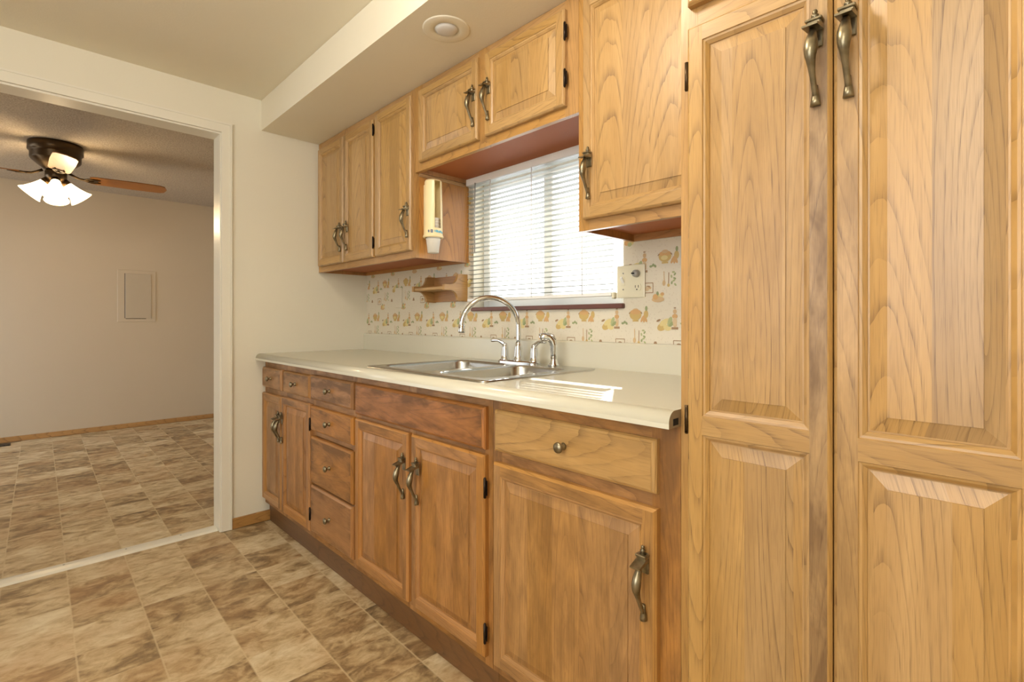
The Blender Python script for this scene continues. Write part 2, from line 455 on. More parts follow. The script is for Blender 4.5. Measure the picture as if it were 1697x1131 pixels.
def motif(x, z):
    # lidded tureen
    ell(x, z, 0.024, 0.019, 'ochre'); ell(x, z+0.010, 0.022, 0.009, 'orange'); ell(x, z+0.017, 0.012, 0.006, 'tan')
    bar(x-0.012, z-0.021, x+0.012, z-0.021, 0.003, 'ochre'); ell(x-0.002, z-0.004, 0.013, 0.008, 'yellow')
    bar(x-0.026, z+0.004, x-0.021, z+0.010, 0.002, 'brown'); bar(x+0.026, z+0.004, x+0.021, z+0.010, 0.002, 'brown')
    # pear and carrots
    ell(x+0.042, z+0.002, 0.009, 0.014, 'ochre'); ell(x+0.043, z+0.022, 0.005, 0.009, 'green')
    for k in (-0.5, 0.0, 0.45): ell(x+0.034+0.012*k, z-0.014, 0.005, 0.014, 'orange', 8, k)
    # heap of squash with leaves
    a, b = x+0.112, z-0.034
    ell(a-0.010, b-0.008, 0.018, 0.013, 'ochre', 12, 0.4); ell(a+0.010, b-0.010, 0.015, 0.010, 'yellow', 12, -0.3)
    ell(a, b+0.008, 0.021, 0.010, 'yellow', 12, 0.5); ell(a+0.020, b+0.010, 0.008, 0.018, 'sage', 10, -0.3); ell(a+0.026, b+0.002, 0.006, 0.012, 'green', 8, -0.8)
    ell(a-0.022, b+0.014, 0.009, 0.004, 'brown', 8, 0.4)
    # pepper mill
    a, b = x-0.078, z-0.020
    ell(a, b+0.030, 0.007, 0.008, 'tan'); ell(a, b+0.014, 0.010, 0.008, 'orange'); ell(a, b-0.004, 0.008, 0.014, 'pink'); bar(a-0.012, b-0.026, a+0.012, b-0.026, 0.004, 'brown'); ell(a, b-0.014, 0.007, 0.008, 'tan'); bar(a-0.004, b+0.042, a+0.004, b+0.042, 0.002, 'brown')
    # sprig
    for k in range(3): ell(x-0.045+0.008*(k-1), z-0.030+0.004*(k % 2), 0.006, 0.0045, 'green', 7, k*1.1)
    # spoon, fork and herbs
    bar(x-0.004, z-0.050, x-0.003, z-0.082, 0.0016, 'tan'); ell(x-0.004, z-0.090, 0.006, 0.010, 'tan')
    bar(x+0.014, z-0.055, x+0.013, z-0.096, 0.0016, 'brown'); ell(x+0.013, z-0.098, 0.005, 0.006, 'ochre')
    for k in range(7): ell(x+0.031+0.007*math.sin(k*2.3), z-0.055-0.007*k, 0.006, 0.0035, 'green' if k % 2 else 'sage', 7, k*0.9)
    # framed picture
    a, b = x-0.064, z-0.104
    for q in ((a-0.019,b-0.017,a+0.019,b-0.017),(a-0.019,b+0.017,a+0.019,b+0.017),(a-0.019,b-0.017,a-0.019,b+0.017),(a+0.019,b-0.017,a+0.019,b+0.017)): bar(*q, 0.0014, 'brown')
    ell(a-0.004, b-0.003, 0.009, 0.008, 'pink'); ell(a+0.007, b, 0.006, 0.005, 'tan'); ell(a, b+0.004, 0.008, 0.004, 'brown')
    # bowl of fruit and a bell
    a, b = x+0.088, z+0.058
    ell(a, b-0.006, 0.024, 0.010, 'tan'); ell(a-0.010, b+0.003, 0.010, 0.010, 'orange'); ell(a+0.008, b+0.003, 0.011, 0.010, 'yellow'); ell(a+0.002, b-0.003, 0.009, 0.008, 'sage'); ell(a+0.016, b+0.012, 0.007, 0.006, 'orange'); ell(a-0.002, b+0.014, 0.005, 0.008, 'green')
    a, b = x+0.078, z-0.100
    ink([(a-0.010,b-0.008),(a+0.010,b-0.008),(a+0.004,b+0.008),(a-0.004,b+0.008)], 'brown')
for r in range(-1, 4):
    for c in range(-1, 13):
        motif(0.111 + 0.228*c + (0.114 if r % 2 else 0), 1.113 + 0.197*r)
struct('wall_back', m, [PAPER] + INKS)

# soffit above the cabinets
m = MB(); m.box(0.0, 4.3, -0.622, 0.0, 2.123, ZC-0.001); struct('ceiling_soffit', m, CEIL)
# door casing, threshold, baseboards
m = MB()
def casing(m, xa, xb, xc):
    # mitred flat casing with an eased inner edge: left leg, right leg, head
    yi, yo, zi, zo, yl, yp = OY1-0.0085, -0.769, OZ-0.005, 2.113, OY0-0.051, OY0+0.0005
    m.prism([(yi,0.004),(yo,0.004),(yo,zo),(yi,zi)], 'x', xa, xb); m.prism([(yi,zi),(yo,zo),(yl,zo),(yp,zi)], 'x', xa, xb); m.prism([(yl,0.004),(yp,0.004),(yp,zi),(yl,zo)], 'x', xa, xb)
    w = 0.009
    m.prism([(yo-w,0.004),(yo,0.004),(yo,zo),(yo-w,zo-w)], 'x', min(xb,xc), max(xb,xc)); m.prism([(yo-w,zo-w),(yo,zo),(yl,zo),(yl+w,zo-w)], 'x', min(xb,xc), max(xb,xc))
casing(m, 0.0003, 0.012, 0.0155)
struct('trim_1', m, WHITE)
m = MB()
m.box(-0.1145, -0.0005, OY1-0.014, OY1-0.0004, 0.001, OZ-0.014); m.box(-0.1145, -0.0005, OY0, OY1-0.0004, OZ-0.014, OZ-0.0004); m.box(-0.1145, -0.0005, OY0+0.0004, OY0+0.014, 0.001, OZ-0.014)
casing(m, -0.1153, -0.127, -0.1305)
struct('trim_2', m, WHITE)
m = MB(); m.prism([(-0.108,0.0),(-0.030,0.0),(-0.038,0.009),(-0.060,0.013),(-0.080,0.013),(-0.100,0.009)], 'y', OY0+0.015, -0.8235)
for y in (-0.98, -1.20, -1.42): m.lathe([(0.0, 0.0138), (0.004, 0.0136), (0.0045, 0.0128)], Matrix.Translation((-0.07, y, 0)), 10, m=1)
struct('trim_3', m, [WHITE, GPLAST])
m = MB(); m.box(0.0, 0.011, -0.769, -0.572, 0.002, 0.058, 0.003, 1, g='y', seed=0.31, tint=0.3); struct('baseboard_left', m, OAK)
m = MB(); m.box(-3.477, -3.465, -3.6, -0.001, 0.001, 0.048, 0.003, 1, g='y', seed=0.77, tint=0.3); struct('baseboard_dining', m, OAK)

# ------------------------------------------------------------------ window
m = MB()
yf0, yf1 = 0.062, 0.112
for q in ((WX0,WX0+0.045,WZ0,WZ1),(WX1-0.045,WX1,WZ0,WZ1),(WX0+0.045,WX1-0.045,WZ0,WZ0+0.045),(WX0+0.045,WX1-0.045,WZ1-0.045,WZ1),(1.440,1.490,WZ0+0.045,WZ1-0.045)):
    m.box(q[0],q[1],yf0,yf1,q[2],q[3],0.004,1)
wn = struct('window_1', m, WPLAST)
m = MB(); m.box(WX0+0.045,1.440,0.085,0.089,WZ0+0.045,WZ1-0.045); m.box(1.490,WX1-0.045,0.085,0.089,WZ0+0.045,WZ1-0.045)
g = m.build('window_pane', GLASS, wn)
m = MB(); m.box(WX0-0.006, WX1+0.006, -0.016, 0.062, WZ0-0.018, WZ0, 0.003, 1)
s_ = m.build('window_sill', SILL, wn)
# eave of the roof outside
m = MB(); m.box(-0.6, 3.4, 0.125, 0.62, 2.05, 2.16); m.box(-0.6, 3.4, 0.62, 0.66, 1.98, 2.22); struct('roof_eave', m, WHITE)

# ------------------------------------------------------------------ blind
BX0, BX1 = 1.030, 1.850
t = thing('window_blind', 'white mini blind with open slats hanging in the window over the sink', 'blind', (1.44, -0.012, 1.762))
m = MB(); m.box(1.022, 1.893, -0.030, -0.003, 1.735, 1.767, 0.002, 1); part('headrail', m, WPLAST, t)
m = MB()
z = 1.727; tilt = math.radians(4)
while z > 1.205:
    lp = []
    for i in range(7):
        a = (i/6 - 0.5)*0.025; c = 0.0016*(1 - (2*i/6 - 1)**2)
        lp.append((a*math.cos(tilt) , -a*math.sin(tilt) + c))
    up = [(-0.016 + p[0], z + p[1]) for p in lp]; dn = [(-0.016 + p[0], z + p[1] - 0.0005) for p in lp]
    for A, B in ((up, None), (dn, None)):
        for i in range(6):
            m.face([(BX0, *A[i]), (BX1, *A[i]), (BX1, *A[i+1]), (BX0, *A[i+1])], smooth=False)
    z -= 0.0208
part('slats', m, SLAT, t)
m = MB(); m.box(BX0, BX1, -0.028, -0.004, 1.182, 1.196, 0.003, 2); part('bottom_rail', m, WPLAST, t)
for x in (1.197, 1.455, 1.720):
    m = MB()
    m.tube([(x, -0.0295, 1.735), (x, -0.0295, 1.19)], 0.0019, 6); m.tube([(x, -0.0025, 1.735), (x, -0.0025, 1.19)], 0.0009, 6)
    part('ladder_cord', m, WPLAST, t)
m = MB(); m.tube([(1.098, -0.036, 1.737), (1.099, -0.040, 1.60), (1.100, -0.040, 1.41)], 0.0032, 8); part('tilt_wand', m, GPLAST, t)
m = MB(); m.box(1.850, 1.862, -0.026, -0.006, 1.172, 1.196, 0.003, 1); part('hold_down_bracket', m, IVORY, t)

# ------------------------------------------------------------------ cabinet parts
YB, YBF = -0.602, -0.622      # face frame and door fronts of the base run
YU, YUF = -0.305, -0.325      # and of the wall cabinets
def handle_mesh():
    b = MB()   # local: door surface y=0, out is -y, plate centre at origin
    b.box(-0.010, 0.010, -0.0035, 0, -0.024, 0.020, 0.0012, 1)
    b.box(-0.0105, 0.0105, -0.018, -0.003, 0.004, 0.0155, 0.002, 1)
    b.box(-0.0125, 0.0125, -0.020, -0.002, 0.0145, 0.019, 0.0012, 1)
    b.prism([(-0.003, 0.003), (-0.040, -0.003), (-0.040, 0.000), (-0.018, 0.008), (-0.003, 0.010)], 'x', -0.0115, 0.0115)
    b.lathe([(0.0, 0.037), (0.003, 0.0355), (0.0042, 0.032), (0.003, 0.029), (0.0058, 0.027), (0.0058, 0.024), (0.004, 0.0225), (0.0075, 0.019), (0.0, 0.0185)], Matrix.Translation((0, -0.008, 0)), 12)
    pts, rad = [], []
    for i in range(19):
        k = i/18
        yy = -0.020 - 0.014*math.sin(min(k/0.42, 1)*PI/2)*(1 if k < 0.42 else 1) + (0 if k < 0.42 else 0.029*((k-0.42)/0.58)**1.15)
        pts.append((0, min(yy, -0.0045), -0.002 - 0.108*k))
        rad.append(0.0046 + 0.0056*math.exp(-((k-0.30)/0.22)**2) - 0.0012*max(0, k-0.6))
    b.tube(pts, rad, 12)
    b.tube([(0, -0.0062, -0.088), (0, -0.006, -0.100), (0, -0.006, -0.112), (0, -0.006, -0.1205)], [0.0040, 0.0046, 0.0066, 0.0076], 12, flat=1.05)
    b.box(-0.0055, 0.0055, -0.008, 0, -0.1200, -0.112, 0.001, 1)
    return b
HM = handle_mesh().build('handle', BRASS); HMESH = HM.data; bpy.data.objects.remove(HM)
def knob_mesh():
    b = MB()
    b.lathe([(0.0, 0.027), (0.008, 0.0262), (0.0125, 0.0235), (0.0135, 0.020), (0.0115, 0.0165), (0.006, 0.014), (0.0048, 0.008), (0.0075, 0.0025), (0.0095, 0.0), (0.0, 0.0)], Matrix.Rotation(PI/2, 4, 'X'), 18)
    return b
KM = knob_mesh().build('knob', BRASS); KMESH = KM.data; bpy.data.objects.remove(KM)
def hinge_mesh():
    b = MB()
    b.tube([(0, -0.004, -0.026), (0, -0.004, 0.026)], 0.0042, 10); b.box(-0.0005, 0.007, -0.0022, 0, -0.021, 0.021)
    b.lathe([(0, 0.031), (0.003, 0.029), (0.0042, 0.026)], Matrix.Translation((0, -0.004, 0)), 8); b.lathe([(0.0042, -0.026), (0.003, -0.029), (0, -0.031)], Matrix.Translation((0, -0.004, 0)), 8)
    return b
GM = hinge_mesh().build('hinge', IRON); GMESH = GM.data; bpy.data.objects.remove(GM)
b = MB(); b.tube([(0, -0.004, -0.026), (0, -0.004, 0.026)], 0.0036, 10); b.lathe([(0.0042,-0.027),(0.003,-0.030),(0,-0.031)], Matrix.Translation((0,-0.004,0)), 8)
PM = b.build('hinge', BRONZE); PMESH = PM.data; bpy.data.objects.remove(PM)
def put_mesh(name, me, parent, t, x, y, z, flip=False):
    o = bpy.data.objects.new(name, me); COL.objects.link(o); o.parent = parent
    o.location = Vector((x, y, z)) - t.location
    if flip: o.scale = (-1, 1, 1)
    return o

RINGS = [(0,0), (0.0012,0.0026), (0.005,0.0032), (0.0105,0.0085), (0.011,0.0110), (0.0135,0.0110), (0.037,0.0036), (0.0372,0.0012)]
def rect(x0, x1, z0, z1, d, y): return [(x0+d,y,z0+d),(x1-d,y,z0+d),(x1-d,y,z1-d),(x0+d,y,z1-d)]
def edges_(m, x0, x1, z0, z1, yb, yf, prof, **kw):
    """outer moulded edge of a door or drawer front"""
    R = [rect(x0, x1, z0, z1, d, yf + y) for d, y in prof] + [rect(x0, x1, z0, z1, 0, yb)]
    seq = [R[-1]] + R[:-1]
    for A, B in zip(seq, seq[1:]):
        for i, gg in enumerate(('x','z','x','z')):
            j = (i+1) % 4
            k = dict(kw); k['g'] = gg; m.face([A[i], A[j], B[j], B[i]], **k)
    m.face([R[-1][i] for i in (3,2,1,0)], **kw)
def door(t, x0, x1, z0, z1, yb, yf, openings=None, st=0.030, rt=0.034, gl=0.0, grr=0.0, gt=0.0, gb=0.0, gp=0.0, tint=0.0):
    m = MB()
    sds = [rs() for _ in range(8)]
    edges_(m, x0, x1, z0, z1, yb, yf, [(0,0.007),(0.0035,0.002),(0.006,0.0)], seed=sds[0], tint=tint)
    e = 0.006
    ops = openings or [(z0+rt, z1-rt)]
    xa, xb = x0+st, x1-st
    Q = lambda a, b, c, d, **kw: m.face([(a,yf,c),(b,yf,c),(b,yf,d),(a,yf,d)], tint=tint, **kw)
    # stiles cut into lengths so hand grime can sit at part of the height
    Q(x0+e, xa, z0+e, z1-e, g='z', seed=sds[1], grime=gl)
    Q(xb, x1-e, z0+e, z1-e, g='z', seed=sds[2], grime=grr)
    zz = [z0+e] + [q for o in ops for q in o] + [z1-e]
    for i in range(0, len(zz), 2):
        Q(xa, xb, zz[i], zz[i+1], g='x', seed=sds[3] + 0.1*i, grime=gb if i == 0 else (gt if i == len(zz)-2 else 0.1))
    for n_, (oa, ob) in enumerate(ops):
        R = [rect(xa, xb, oa, ob, d, yf + y) for d, y in RINGS]
        for k in range(len(R)-1):
            A, B = R[k], R[k+1]; pn = RINGS[k][0] >= 0.0115
            for i, gg in enumerate(('x','z','x','z')):
                j = (i+1) % 4
                m.face([A[i], A[j], B[j], B[i]], g='z' if pn else gg, plank=1.0 if pn else 0.0, tint=tint,
                       seed=(sds[4]+0.13*n_) if pn else sds[(3,2,3,1)[i]], grime=gp if pn else 0.0)
        m.face(R[-1], g='z', seed=sds[4]+0.13*n_, plank=1.0, grime=gp, tint=tint)
    return part('door', m, OAK, t)
def drawer(t, x0, x1, z0, z1, yb, yf, grime=0.3, tint=0.5, name='drawer', smear=0.7):
    m = MB(); sd = rs()
    edges_(m, x0, x1, z0, z1, yb, yf, [(0,0.009),(0.003,0.004),(0.008,0.0015),(0.009,0.0)], seed=sd, tint=tint, grime=grime*0.6)
    # wiped and handled: a dirty border, worst along the top
    A, B = rect(x0, x1, z0, z1, 0.009, yf), rect(x0, x1, z0, z1, min(0.045, (z1-z0)*0.42), yf)
    va, vb = [smear*0.5, smear*0.5, smear, smear], [0, 0, 0, 0]
    for k in range(4):
        q = (k+1) % 4
        m.face([A[k], A[q], B[q], B[k]], g='x', seed=sd, grime=grime, tint=tint, smear=[va[k], va[q], vb[q], vb[k]])
    m.face(B, g='x', seed=sd, grime=grime, tint=tint)
    return part(name, m, OAK, t)
def frame(m, x0, x1, z0, z1, y, stiles, rails, tint=0.3, gr=0.15):
    """stiles: (xa, xb[, z0, z1]); rails: (za, zb[, x0, x1])"""
    for s in stiles:
        za, zb = (s[2], s[3]) if len(s) > 2 else (z0, z1)
        m.box(s[0], s[1], y, y+0.019, za, zb, g='z', seed=rs(), tint=tint, grime=gr)
    for r in rails:
        xa, xb = (r[2], r[3]) if len(r) > 2 else (x0+0.004, x1-0.004)
        m.box(xa, xb, y+0.0003, y+0.0187, r[0]+0.0004, r[1]-0.0004, g='x', seed=rs(), tint=tint, grime=gr)
def carcass(m, x0, x1, z0, z1, y, back=-0.012, top=False, raise_bottom=0.0, **kw):
    b = z0 + raise_bottom
    m.box(x0, x0+0.014, y+0.019, back, z0, z1, g='z', seed=rs(), **kw); m.box(x1-0.014, x1, y+0.019, back, z0, z1, g='z', seed=rs(), **kw)
    m.box(x0+0.014, x1-0.014, y+0.019, back-0.008, b, b+0.014, g='x', seed=rs(), m=1)
    m.box(x0+0.014, x1-0.014, back-0.008, back, z0, z1, g='x', seed=rs(), **kw)
    if top: m.box(x0+0.014, x1-0.014, y+0.019, back-0.008, z1-0.014, z1, g='x', seed=rs(), **kw)

# ------------------------------------------------------------------ base cabinets
ZB, ZT = 0.105, 0.8795
YBK = -0.022
def base(name, label, x0, x1, stiles, rails):
    t = thing(name, label, 'cabinet', ((x0+x1)/2, -0.3, 0.0), 'base cabinets under the countertop')
    m = MB(); frame(m, x0, x1, ZB, ZT, YB, stiles, rails, 0.6, 0.85); part('face_frame', m, OAK, t)  # frame boards dirtied and reddened further to paint in the dark door gaps
    m = MB(); carcass(m, x0, x1, ZB, ZT-0.001, YB, YBK, tint=0.6); part('carcass', m, [OAK, RAW], t)
    m = MB(); m.box(x0, x1, -0.580, -0.566, 0.001, ZB-0.012, g='x', seed=rs()); m.box(x0, x1, -0.566, YB+0.03, ZB-0.008, ZB-0.002, m=1); part('toe_kick', m, [KICK, BLACK], t)  # thin black strip stands in for the shadow gap above the kick
    return t
G = 'base cabinets under the countertop'
b1 = base('base_cabinet', 'narrow oak base cabinet against the cream wall, two small drawers over two doors', 0.004, 0.634,
          [(0.004,0.034),(0.274,0.318),(0.606,0.634)], [(ZB,0.150),(0.690,0.745),(0.832,ZT)])
d = door(b1, 0.010, 0.2805, 0.135, 0.706, YB, YBF, gt=0.7, grr=0.8, gl=0.6, gp=0.6, tint=0.5); put_mesh('handle', HMESH, d, b1, 0.2655, YBF, 0.600)
d = door(b1, 0.2905, 0.6255, 0.135, 0.712, YB, YBF, gt=1.0, gl=0.8, gp=0.6, grr=0.6, tint=0.65); put_mesh('handle', HMESH, d, b1, 0.3075, YBF, 0.600)
for z in (0.214, 0.621): put_mesh('hinge', GMESH, d, b1, 0.6265, YBF+0.008, z)
for xa, xb, kx in ((0.010,0.280,0.145),(0.309,0.626,0.4675)):
    d = drawer(b1, xa, xb, 0.736, 0.843, YB, YBF, 0.45, 0.55); put_mesh('knob', KMESH, d, b1, kx, YBF, 0.789)
b2 = base('base_cabinet', 'oak base cabinet with a stack of four knobbed drawers left of the sink', 0.635, 1.046,
          [(0.635,0.662),(1.015,1.046)], [(ZB,0.150),(0.345,0.370),(0.572,0.610),(0.700,0.745),(0.832,ZT)])
for za, zb, gg in ((0.737,0.848,0.9),(0.597,0.709,0.4),(0.361,0.571,0.7),(0.142,0.352,0.4)):
    d = drawer(b2, 0.641, 1.037, za, zb, YB, YBF, gg, 0.7); put_mesh('knob', KMESH, d, b2, 0.838, YBF, (za+zb)/2)
b3 = base('base_cabinet', 'wide oak sink base cabinet, reddish blank panel over two doors', 1.047, 1.848,
          [(1.047,1.080),(1.425,1.465),(1.815,1.848)], [(ZB,0.150),(0.690,0.735),(0.838,ZT)])
drawer(b3, 1.060, 1.829, 0.725, 0.848, YB, YBF, 0.75, 1.0, 'false_front')['label'] = 'reddish blank panel in front of the sink'
d = door(b3, 1.062, 1.436, 0.135, 0.710, YB, YBF, gt=0.8, grr=0.7, gl=0.4, gb=0.4, gp=0.6, tint=0.65); put_mesh('handle', HMESH, d, b3, 1.418, YBF, 0.607)
d = door(b3, 1.457, 1.829, 0.135, 0.710, YB, YBF, gt=0.7, gl=0.8, gb=0.5, gp=0.6, grr=0.4, tint=0.6); put_mesh('handle', HMESH, d, b3, 1.501, YBF, 0.607)
for z in (0.205, 0.618): put_mesh('hinge', GMESH, d, b3, 1.8305, YBF+0.008, z)
b4 = base('base_cabinet', 'oak base cabinet next to the tall pantry, one wide drawer over one door', 1.849, 2.4145,
          [(1.849,1.885),(2.350,2.4145)], [(ZB,0.150),(0.685,0.745),(0.835,ZT)])
d = drawer(b4, 1.870, 2.367, 0.731, 0.846, YB, YBF, 0.12, 0.0, smear=0.15); put_mesh('knob', KMESH, d, b4, 2.122, YBF, 0.789)
d = door(b4, 1.867, 2.368, 0.135, 0.700, YB, YBF, gt=0.7, grr=0.5, gb=0.5, gp=0.6, gl=0.5, tint=0.35); put_mesh('handle', HMESH, d, b4, 2.344, YBF, 0.587)

# ------------------------------------------------------------------ countertop with backsplash
CX1 = 2.4145
t = thing('countertop', 'cream laminate countertop with rounded front edge along the base cabinets', 'countertop', (1.2, -0.3, 0.88))
HX0, HX1, HY0, HY1 = 1.140, 1.792, -0.588, -0.085
nose = [(-0.588,0.914),(-0.625,0.914)]
for i in range(9):
    a = PI/2 + (PI/2)*i/8; nose.append((-0.627 + 0.024*math.cos(a), 0.890 + 0.024*math.sin(a)))
nose += [(-0.651,0.8795),(-0.625,0.8795),(-0.588,0.8795)]
m = MB()
n = len(nose)
for i in range(n):
    j = (i+1) % n
    m.face([(0.002,*nose[i]),(CX1,*nose[i]),(CX1,*nose[j]),(0.002,*nose[j])], smooth=(1 <= i < 10))
m.face([(0.002,*p) for p in nose]); m.face([(CX1,*p) for p in nose], m=1)
m.box(CX1-0.0005, CX1+0.0004, -0.634, -0.613, 0.8840, 0.8975, m=2)
for q in ((0.002,HX0,-0.588,-0.021),(HX1,2.405,-0.588,-0.021),(HX0,HX1,HY1,-0.021)): m.box(*q, 0.8795, 0.914)
part('worktop', m, [LAM, PART, BLACK], t)
m = MB()
prof = [(-0.001,0.914),(-0.021,0.914)]
prof = [(-0.0015,0.8795),(-0.0210,0.8795),(-0.0210,1.006),(-0.018,1.0115),(-0.014,1.013),(-0.0015,1.013)]
m.prism(prof, 'x', 0.002, 2.405)
part('backsplash', m, LAM, t)

# ------------------------------------------------------------------ sink
def rrect(x0, x1, y0, y1, r, z, n=6):
    q = []
    for cx, cy, a in ((x1-r,y1-r,0),(x0+r,y1-r,PI/2),(x0+r,y0+r,PI),(x1-r,y0+r,1.5*PI)):
        for i in range(n+1): q.append(Vector((cx + r*math.cos(a+PI/2*i/n), cy + r*math.sin(a+PI/2*i/n), z)))
    return q
t = thing('kitchen_sink', 'double bowl stainless steel sink set into the cream countertop', 'sink', (1.465, -0.33, 0.916))
SX0, SX1, SY0, SY1 = 1.118, 1.816, -0.612, -0.062
BOWLS = [(1.160, 1.475, -0.568, -0.160), (1.512, 1.772, -0.568, -0.160)]
bm = bmesh.new(); edges = []
for lp in [rrect(SX0+0.006, SX1-0.006, SY0+0.006, SY1-0.006, 0.022, 0.9195)] + [rrect(*b_, 0.055, 0.9195) for b_ in BOWLS]:
    vs_ = [bm.verts.new(p) for p in lp]
    for i in range(len(vs_)): edges.append(bm.edges.new((vs_[i], vs_[(i+1) % len(vs_)])))
bmesh.ops.triangle_fill(bm, use_beauty=True, edges=edges)
m = MB(); m.add_bm(bm)
m.loft([rrect(SX0, SX1, SY0, SY1, 0.026, 0.9145), rrect(SX0+0.001, SX1-0.001, SY0+0.001, SY1-0.001, 0.026, 0.9175), rrect(SX0+0.006, SX1-0.006, SY0+0.006, SY1-0.006, 0.022, 0.9195)], smooth=True)
part('rim', m, STEEL, t)
for b_ in BOWLS:
    m = MB(); x0, x1, y0, y1 = b_
    prof = [(0,0.9195,0.055),(0.004,0.9175,0.053),(0.007,0.910,0.052),(0.016,0.80,0.05),(0.024,0.765,0.05),(0.045,0.750,0.045),(0.08,0.747,0.04)]
    loops = [rrect(x0+d_, x1-d_, y0+d_, y1-d_, r_, z_) for d_, z_, r_ in prof]
    m.loft(loops, smooth=True); m.face(loops[-1], smooth=True)
    bo = part('bowl', m, STEEL, t)
    cx, cy = (x0+x1)/2, (y0+y1)/2
    m = MB(); m.lathe([(0.0,0.7475),(0.012,0.7475),(0.016,0.7490),(0.034,0.7490),(0.042,0.7480)], Matrix.Translation((cx,cy,0)), 20); sub('drain', m, CHROME, bo, t)

# ------------------------------------------------------------------ faucet and sprayer
FY, FZ = -0.098, 0.9197
t = thing('faucet', 'chrome gooseneck faucet with two lever handles behind the sink', 'faucet', (1.447, FY, FZ))
m = MB(); lp = [rrect(1.338+d_, 1.560-d_, FY-0.027+d_, FY+0.027-d_, 0.0265-d_, FZ+z_) for d_, z_ in ((0,0),(0,0.006),(0.004,0.010))]
m.loft(lp, cap0=True, cap1=True); part('base_plate', m, CHROME, t)
def bell(x, h, r0=0.021):
    return [(r0, 0.008), (r0, 0.013), (r0*0.88, 0.017), (r0*0.78, 0.028), (r0*0.74, h*0.6), (r0*0.66, h*0.8), (r0*0.54, h*0.95), (r0*0.40, h), (0, h+0.002)]
m = MB(); m.lathe(bell(0, 0.085, 0.024), Matrix.Translation((1.447, FY, FZ)), 20)
pts = []
dx, dy = -0.5, -0.866
R_ = 0.1175
for i in range(6): pts.append((1.447, FY, FZ + 0.075 + 0.020*i))
zc = FZ + 0.155
zc = 1.068
pts = [p for p in pts if p[2] < zc]
for i in range(23):
    a = PI*1.02*i/22
    s_ = R_*(1 - math.cos(a)); pts.append((1.447 + dx*s_, FY + dy*s_, zc + 0.118*math.sin(a)))
m.tube(pts, 0.0105, 14)
e = pts[-1]
m.lathe([(0.0105,0.012),(0.0135,0.008),(0.0125,-0.006),(0.0145,-0.012),(0.0145,-0.020),(0.011,-0.021),(0.0,-0.018)], Matrix.Translation((e[0], e[1], e[2]+0.004)), 16)
part('spout', m, CHROME, t)
for x, sg in ((1.367, -1), (1.535, 1)):
    m = MB(); m.lathe(bell(0, 0.078), Matrix.Translation((x, FY, FZ)), 18)
    ux, uy = (-0.85, -0.5) if sg < 0 else (0.95, 0.05)
    pts = [(x + ux*k*0.062, FY + uy*k*0.062, FZ + 0.070 + 0.020*math.sin(min(k*1.6, 1)*PI/2) - 0.004*max(0, k-0.6)) for k in [i/8 for i in range(9)]]
    m.tube(pts, [0.009, 0.0085, 0.0078, 0.007, 0.0065, 0.0062, 0.0064, 0.0074, 0.0066], 12)
    part('lever_handle', m, CHROME, t)
t = thing('side_sprayer', 'chrome pull out side sprayer standing right of the faucet', 'sprayer', (1.637, FY, FZ))
m = MB(); m.lathe([(0.0,0.0),(0.022,0.0),(0.022,0.004),(0.016,0.010),(0.013,0.024),(0.0115,0.026)], Matrix.Translation((1.637, FY, FZ)), 18); part('holder', m, CHROME, t)
m = MB()
m.tube([(1.637,FY,FZ+0.022),(1.637,FY,FZ+0.045),(1.638,FY,FZ+0.075),(1.636,FY-0.004,FZ+0.094),(1.628,FY-0.012,FZ+0.106),(1.612,FY-0.024,FZ+0.111),(1.598,FY-0.034,FZ+0.106)], [0.0115,0.013,0.0145,0.0155,0.015,0.0155,0.0175], 14)
m.tube([(1.620,FY-0.018,FZ+0.1225),(1.640,FY-0.008,FZ+0.1155),(1.650,FY-0.002,FZ+0.100)], [0.005,0.006,0.004], 8)
part('spray_head', m, CHROME, t)

# ------------------------------------------------------------------ wall cabinets
def wallcab(name, label, x0, x1, z0, stiles, rails, rb, tint=0.25):
    t = thing(name, label, 'cabinet', ((x0+x1)/2, -0.15, z0), 'wall cabinets below the soffit')
    m = MB(); frame(m, x0, x1, z0, 2.122, YU, stiles, rails, tint=tint, gr=0.08); part('face_frame', m, OAK, t)
    m = MB(); carcass(m, x0, x1, z0, 2.121, YU, -0.002, True, rb, tint=0.55); part('carcass', m, [OAK, RAW], t)
    return t
u1 = wallcab('wall_cabinet', 'oak wall cabinet in the corner with three tall doors, cup dispenser on its side', 0.003, 1.010, 1.372,
             [(0.003,0.045),(0.325,0.362),(0.645,0.700),(0.975,1.010)], [(1.372,1.415),(2.068,2.122)], 0.02)
d = door(u1, 0.030, 0.3395, 1.404, 2.081, YU, YUF, grr=0.35); put_mesh('handle', HMESH, d, u1, 0.321, YUF, 1.583)
d = door(u1, 0.3485, 0.6595, 1.404, 2.081, YU, YUF, gl=0.6, gb=0.4); put_mesh('handle', HMESH, d, u1, 0.396, YUF, 1.583)
for z in (1.475, 2.028): put_mesh('hinge', GMESH, d, u1, 0.661, YUF+0.008, z)
d = door(u1, 0.682, 0.9935, 1.404, 2.093, YU, YUF); put_mesh('handle', HMESH, d, u1, 0.977, YUF, 1.583)
m = MB(); m.box(1.0102, 1.018, -0.290, -0.03, 1.734, 1.747, g='y', seed=0.4); part('cleat', m, OAK, u1)
u2 = wallcab('wall_cabinet', 'short oak wall cabinet over the window with two nearly square doors', 1.011, 1.920, 1.748,
             [(1.011,1.062),(1.440,1.500),(1.865,1.920)], [(1.748,1.792),(2.075,2.122)], 0.019)
d = door(u2, 1.056, 1.449, 1.779, 2.092, YU, YUF, rt=0.032); put_mesh('handle', HMESH, d, u2, 1.432, YUF, 1.952)
d = door(u2, 1.492, 1.875, 1.779, 2.088, YU, YUF, rt=0.032); put_mesh('handle', HMESH, d, u2, 1.517, YUF, 1.952)
